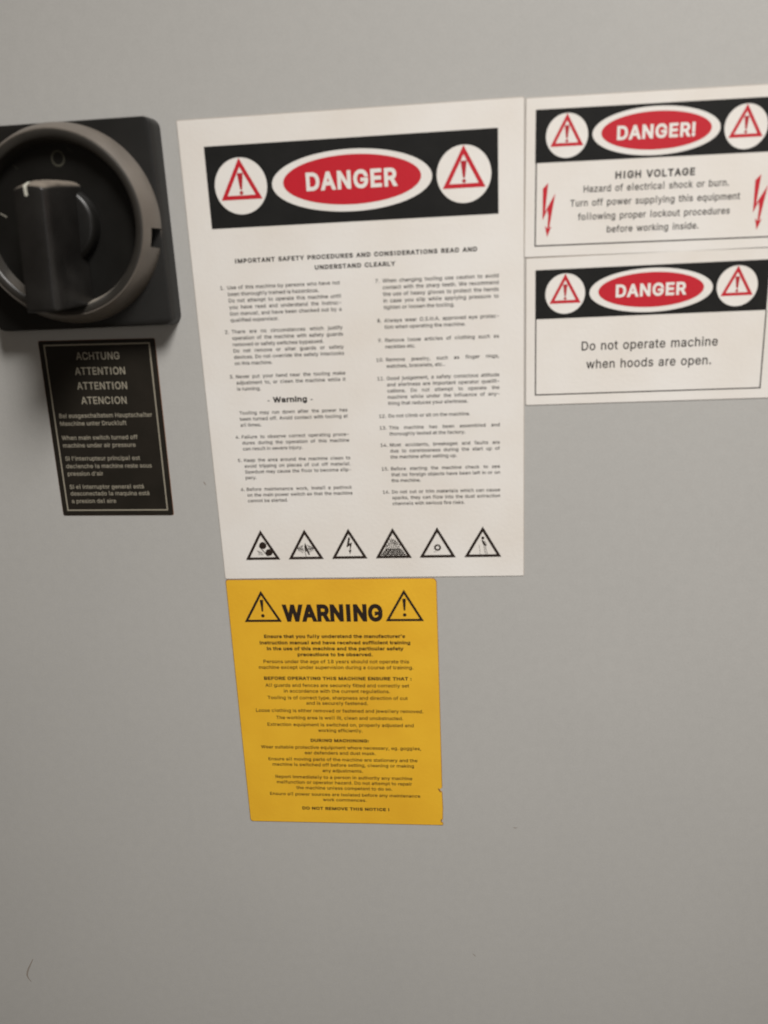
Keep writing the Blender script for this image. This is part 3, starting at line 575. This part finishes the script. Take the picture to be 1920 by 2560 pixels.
T = Thing('danger_sign', 'white danger sign about not operating the machine when hoods are open', 'danger sign', 211.4, 90.7, 0.0, 'danger signs on the machine panel')
bm = bmesh.new(); slab(bm, rrect(-0.3, -0.25, 151.6, 91.0, 0.9, 3), 0.0, 0.16); link_mesh('adhesive_edge', bm, M_ADW, T.o)
bm = bmesh.new(); slab(bm, rrect(0, 0, 151.3, 90.7, 0.8, 3), 0.18, 0.40); link_mesh('sheet', bm, M_PAPER, T.o)
header(T, 217.1, 97.8, 356.6, 127.5, ((235.4, 112.6, 12.1), (338.3, 112.5, 12.0)),
       (287.1, 112.7, 36.9, 13.1), (287.2, 112.4, 31.6, 10.4), 'DANGER', 266.1, 308.5, 116.3, 7.7)
frame_line(T, 217.1, 127.5, 356.9, 175.4, 0.75)
bm = bmesh.new()
for x0, x1, y, t in ((246.1, 329.1, 145.5, 'Do not operate machine'), (249.2, 325.8, 156.9, 'when hoods are open.')):
    c = T.loc((x0+x1)/2, y); h = (x1-x0)/2
    put(bm, t, c[0]-h, c[0]+h, c[1]+2.4, 5.6, 0.45, bold=0.010, track=1.03, word=1.3)
link_mesh('paragraph', bm, M_TEXT, T.o, recalc=False)

# ================================================================== black multilingual label
T = Thing('caution_label', 'small black label with pale multilingual lettering under the rotary switch', 'label', -111.0, 128.3, 0.85)
bm = bmesh.new(); slab(bm, rrect(-0.3, -0.3, 80.6, 121.7, 1.2, 4), 0.0, 0.18); link_mesh('adhesive_edge', bm, M_ADH, T.o)
bm = bmesh.new(); slab(bm, rrect(0, 0, 80.3, 121.4, 1.2, 4), 0.19, 0.45); link_mesh('plate', bm, M_LABEL, T.o)
bm = bmesh.new()
x0, y0, x1, y1, wd = 3.3, 2.4, 76.9, 118.2, 0.95
for q in ([(x0, y0), (x1, y0), (x1, y0+wd), (x0, y0+wd)], [(x0, y1-wd), (x1, y1-wd), (x1, y1), (x0, y1)],
          [(x0, y0+wd), (x0+wd, y0+wd), (x0+wd, y1-wd), (x0, y1-wd)], [(x1-wd, y0+wd), (x1, y0+wd), (x1, y1-wd), (x1-wd, y1-wd)]): poly(bm, q, 0.50)
link_mesh('border_line', bm, M_LPRINT, T.o, recalc=False)
for x0, x1, y, t in ((-86.2, -56.1, 139.3, 'ACHTUNG'), (-88.5, -53.6, 149.3, 'ATTENTION'), (-88.6, -53.6, 159.2, 'ATTENTION'), (-87.2, -55.3, 169.1, 'ATENCION')):
    c = T.loc((x0+x1)/2, y); h = (x1-x0)/2
    bm = bmesh.new(); put(bm, t, c[0]-h, c[0]+h, c[1]+2.5, 5.0, 0.50, bold=0.012, slope=0.008)
    for v in bm.verts: v.co.z += 0.008*c[0]/1000
    link_mesh('heading', bm, M_LPRINT, T.o, recalc=False)
for para in ([(-104.5, -38.8, 179.6, 'Bei ausgeschaltetem Hauptschalter'), (-104.7, -57.5, 184.8, 'Maschine unter Druckluft')],
             [(-105.2, -51.0, 194.8, 'When main switch turned off'), (-105.0, -53.2, 200.1, 'machine under air pressure')],
             [(-105.0, -51.3, 209.4, 'Si l\'interrupteur principal est'), (-105.2, -43.6, 214.9, 'declenche la machine reste sous'), (-104.9, -79.2, 220.0, 'pression d\'air')],
             [(-105.0, -51.3, 229.7, 'Si el interruptor general est\u00e1'), (-105.1, -47.9, 234.6, 'desconectado la maquina est\u00e1'), (-105.1, -72.7, 239.9, 'a presion del aire')]):
    bm = bmesh.new()
    for x0, x1, y, t in para:
        c = T.loc((x0+x1)/2, y); h = (x1-x0)/2
        put(bm, t, c[0]-h, c[0]+h, c[1]+1.2, 3.0, 0.50, bold=0.012)
    link_mesh('paragraph', bm, M_LPRINT, T.o, recalc=False)

# ================================================================== rotary main switch
T = Thing('rotary_switch', 'black rotary main switch with lever handle, cut by the left edge', 'switch', -70.5, 58.5)
X0, Y0 = 70.5, -58.5                       # own coordinates: centre of the dial
def V(x, y, d): return Vector((x/1000, -d/1000, -y/1000))
# base plate: rounded square with draft and a chamfered front edge
bm = bmesh.new()
loops = []
for hw, d, r in ((59.6, 0.0, 6.4), (59.2, 8.0, 5.8), (58.6, 14.2, 4.6), (58.2, 14.9, 4.2), (57.5, 15.2, 3.8)):
    loops.append([bm.verts.new(V(x, y, d)) for x, y in rrect(-hw, -hw-1.5, hw, hw+3.0, r, 7)])
for a, b in zip(loops, loops[1:]):
    for i in range(len(a)): bm.faces.new((a[i], a[(i+1) % len(a)], b[(i+1) % len(a)], b[i]))
bm.faces.new(loops[-1]); bm.faces.new(list(reversed(loops[0])))
link_mesh('base_plate', bm, M_PLAST, T.o, smooth=35)
def lathe(bm, prof, n=160, cx=0.0, cy=0.0, skip=None):
    rings = []
    for r, d in prof:
        rings.append([bm.verts.new(V(cx+r*math.cos(2*math.pi*i/n), cy+r*math.sin(2*math.pi*i/n), d)) for i in range(n)])
    for k, (a, b) in enumerate(zip(rings, rings[1:])):
        for i in range(n):
            if skip and skip(k, i): continue
            bm.faces.new((a[i], a[(i+1) % n], b[(i+1) % n], b[i]))
    return rings
CX, CY = -0.6, -0.7
bm = bmesh.new()
NT = (2, 3, 4, 5, 6)                        # the notch cut in the flank, facing the main sign
lathe(bm, [(50.0, 15.0), (59.2, 15.1), (59.1, 16.4), (58.5, 20.4), (56.6, 25.4), (54.3, 30.4), (53.8, 30.9), (53.2, 30.8)],
      cx=CX, cy=CY, skip=lambda k, i: k in (1, 2, 3) and i in NT)
link_mesh('collar_ring', bm, M_RING, T.o, smooth=40)
bm = bmesh.new()
lathe(bm, [(53.2, 30.2), (53.1, 31.0), (52.5, 31.3), (49.2, 30.6), (48.2, 29.6), (46.6, 23.0), (46.3, 21.6)], cx=CX, cy=CY)
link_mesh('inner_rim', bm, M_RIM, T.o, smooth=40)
bm = bmesh.new()
r_ = lathe(bm, [(46.9, 20.5), (46.9, 22.0), (23.0, 22.0)], cx=CX, cy=CY)
bm.faces.new(r_[-1])
link_mesh('dial_face', bm, M_GLOSS, T.o, smooth=40)
bm = bmesh.new()
r_ = lathe(bm, [(23.6, 21.5), (23.4, 26.0), (22.8, 28.0), (21.6, 29.4), (20.0, 30.0), (8.0, 30.4)], n=96, cx=CX, cy=CY)
bm.faces.new(r_[-1])
link_mesh('hub', bm, M_GLOSS, T.o, smooth=40)
# lever handle: lofted blade, wide at the dial, with finger hollows in its lower flanks
bm = bmesh.new()
def section(t):
    """t 0..1 from the top end to the bottom end."""
    g = math.exp(-((t-0.66)/0.13)**2)       # finger hollow
    fl = max(0.0, (t-0.70)/0.30)            # flared foot
    half = [(12.6+1.6*fl, 22.5), (12.2-2.0*g+1.2*fl, 32.0), (11.2-3.0*g+0.8*fl, 43.0), (10.6-1.4*g, 50.0), (9.9, 57.0), (9.4, 62.0), (8.6, 63.8), (7.2, 64.3)]
    rise = {22.5: 5.0, 32.0: 5.4, 43.0: 5.6, 50.0: 5.6, 57.0: 4.6, 62.0: 3.4, 63.8: 2.9, 64.3: 2.6}
    c = max(0.0, -t); t = max(0.0, t)       # c 0..1 climbs the arched top end
    pts = []
    for s in (1, -1):
        for u, d in (half if s == 1 else reversed(half)):
            k = (d-22.5)/41.8
            nar = math.sqrt(1-c*c)
            yt = 37.4+4.0*k; yb = 105.6+2.2*k
            y = yt+(yb-yt)*t-rise[d]*c
            xc = -70.0-(y-58.0)*0.052
            pts.append((xc+s*u*nar-(-70.5), y-58.5, d))
    return pts
st = [-0.985, -0.93, -0.82, -0.66, -0.46, -0.24, 0, 0.06, 0.14, 0.24, 0.34, 0.42, 0.48, 0.54, 0.60, 0.66, 0.72, 0.78, 0.84, 0.90, 0.96, 1.0]
secs = [[bm.verts.new(V(*p)) for p in section(t)] for t in st]
for a, b in zip(secs, secs[1:]):
    for i in range(len(a)): bm.faces.new((a[i], a[(i+1) % len(a)], b[(i+1) % len(a)], b[i]))
bm.faces.new(secs[0]); foot = bm.faces.new(list(reversed(secs[-1])))
bmesh.ops.recalc_face_normals(bm, faces=bm.faces)
ends = list(foot.edges)
bmesh.ops.bevel(bm, geom=ends, offset=0.0016, segments=3, profile=0.5, affect='EDGES', clamp_overlap=True)
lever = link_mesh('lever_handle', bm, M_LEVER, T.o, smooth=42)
bm = bmesh.new()
rows = [[bm.verts.new(V(x-0.9, y, d)), bm.verts.new(V(x+0.9, y, d))] for x, y, d in ((-0.2, -22.4, 58.0), (0.0, -20.95, 62.0), (0.05, -19.9, 64.3), (0.1, -18.8, 64.6), (0.25, -14.4, 64.6))]
for a, b in zip(rows, rows[1:]): bm.faces.new((a[0], a[1], b[1], b[0]))
link_mesh('indicator_mark', bm, M_MARK, lever)
# printed dial symbols
bm = bmesh.new()
n = 40; cx, cy = -68.6+70.5, 19.8-58.5
for i in range(n):
    a0, a1 = 2*math.pi*i/n, 2*math.pi*(i+1)/n
    P = lambda r, a: (cx+r*0.92*math.cos(a), cy+r*math.sin(a))
    poly(bm, [P(3.5, a0), P(4.7, a0), P(4.7, a1), P(3.5, a1)], 22.05)
link_mesh('off_symbol', bm, M_OFF, T.o, recalc=False)
bm = bmesh.new(); stroke(bm, [(-40.0, -9.6), (-36.4, -7.4)], 1.1, 22.05)
link_mesh('on_symbol', bm, M_DIM, T.o, recalc=False)
for pts in ([(8.2, -46.0), (9.4, -43.4), (11.6, -41.6)], [(-27.0, -37.0), (-24.6, -34.2)]):
    bm = bmesh.new(); stroke(bm, pts, 0.28, 22.05)
    link_mesh('scratch', bm, M_OFF, T.o, recalc=False)

# ================================================================== marks on the panel
def curve_mark(name, label, cat, pts, wd):
    T = Thing(name, label, cat, pts[0][0], pts[0][1])
    bm = bmesh.new()
    L = [T.loc(*p) for p in pts]
    n = len(L); up = []; lo = []
    for i, (x, y) in enumerate(L):
        a = L[max(0, i-1)]; b = L[min(n-1, i+1)]
        dx, dy = b[0]-a[0], b[1]-a[1]; l = math.hypot(dx, dy)
        h = wd/2*math.sin(math.pi*(0.12+0.76*i/(n-1)))
        up.append((x-dy/l*h, y+dx/l*h)); lo.append((x+dy/l*h, y-dx/l*h))
    for i in range(n-1): poly(bm, [up[i], up[i+1], lo[i+1], lo[i]], 0.06)
    me = bpy.data.meshes.new(name); bm.to_mesh(me); bm.free(); me.materials.append(M_SCUFF)
    o = bpy.data.objects.new(name, me); C.objects.link(o); o.location = T.o.location
    o['label'] = label; o['category'] = cat
    bpy.data.objects.remove(T.o)
    if cat == 'paint nick': o['group'] = 'paint nicks on the bare panel'
    return o
curve_mark('scuff_mark', 'short curved brown scuff on the bare grey panel far below the switch', 'scuff mark',
           [(-204.8, 645.0), (-207.6, 650.0), (-210.4, 655.0), (-212.2, 659.0), (-213.2, 662.7), (-212.6, 666.0), (-210.6, 669.6)], 1.6)
curve_mark('paint_nick', 'tiny dark nick in the grey paint between the black label and the tall white sign', 'paint nick',
           [(-8.6, 227.6), (-7.6, 228.8), (-6.9, 230.2)], 1.0)
curve_mark('paint_nick', 'faint speck on the bare panel beside the torn corner of the yellow notice', 'paint nick',
           [(202.4, 503.0), (204.0, 503.5), (205.6, 503.2)], 0.9)
curve_mark('paint_nick', 'faint slanting nick on the bare panel at lower centre under the yellow notice', 'paint nick',
           [(169.9, 623.0), (171.3, 624.2), (172.5, 625.9)], 0.8)
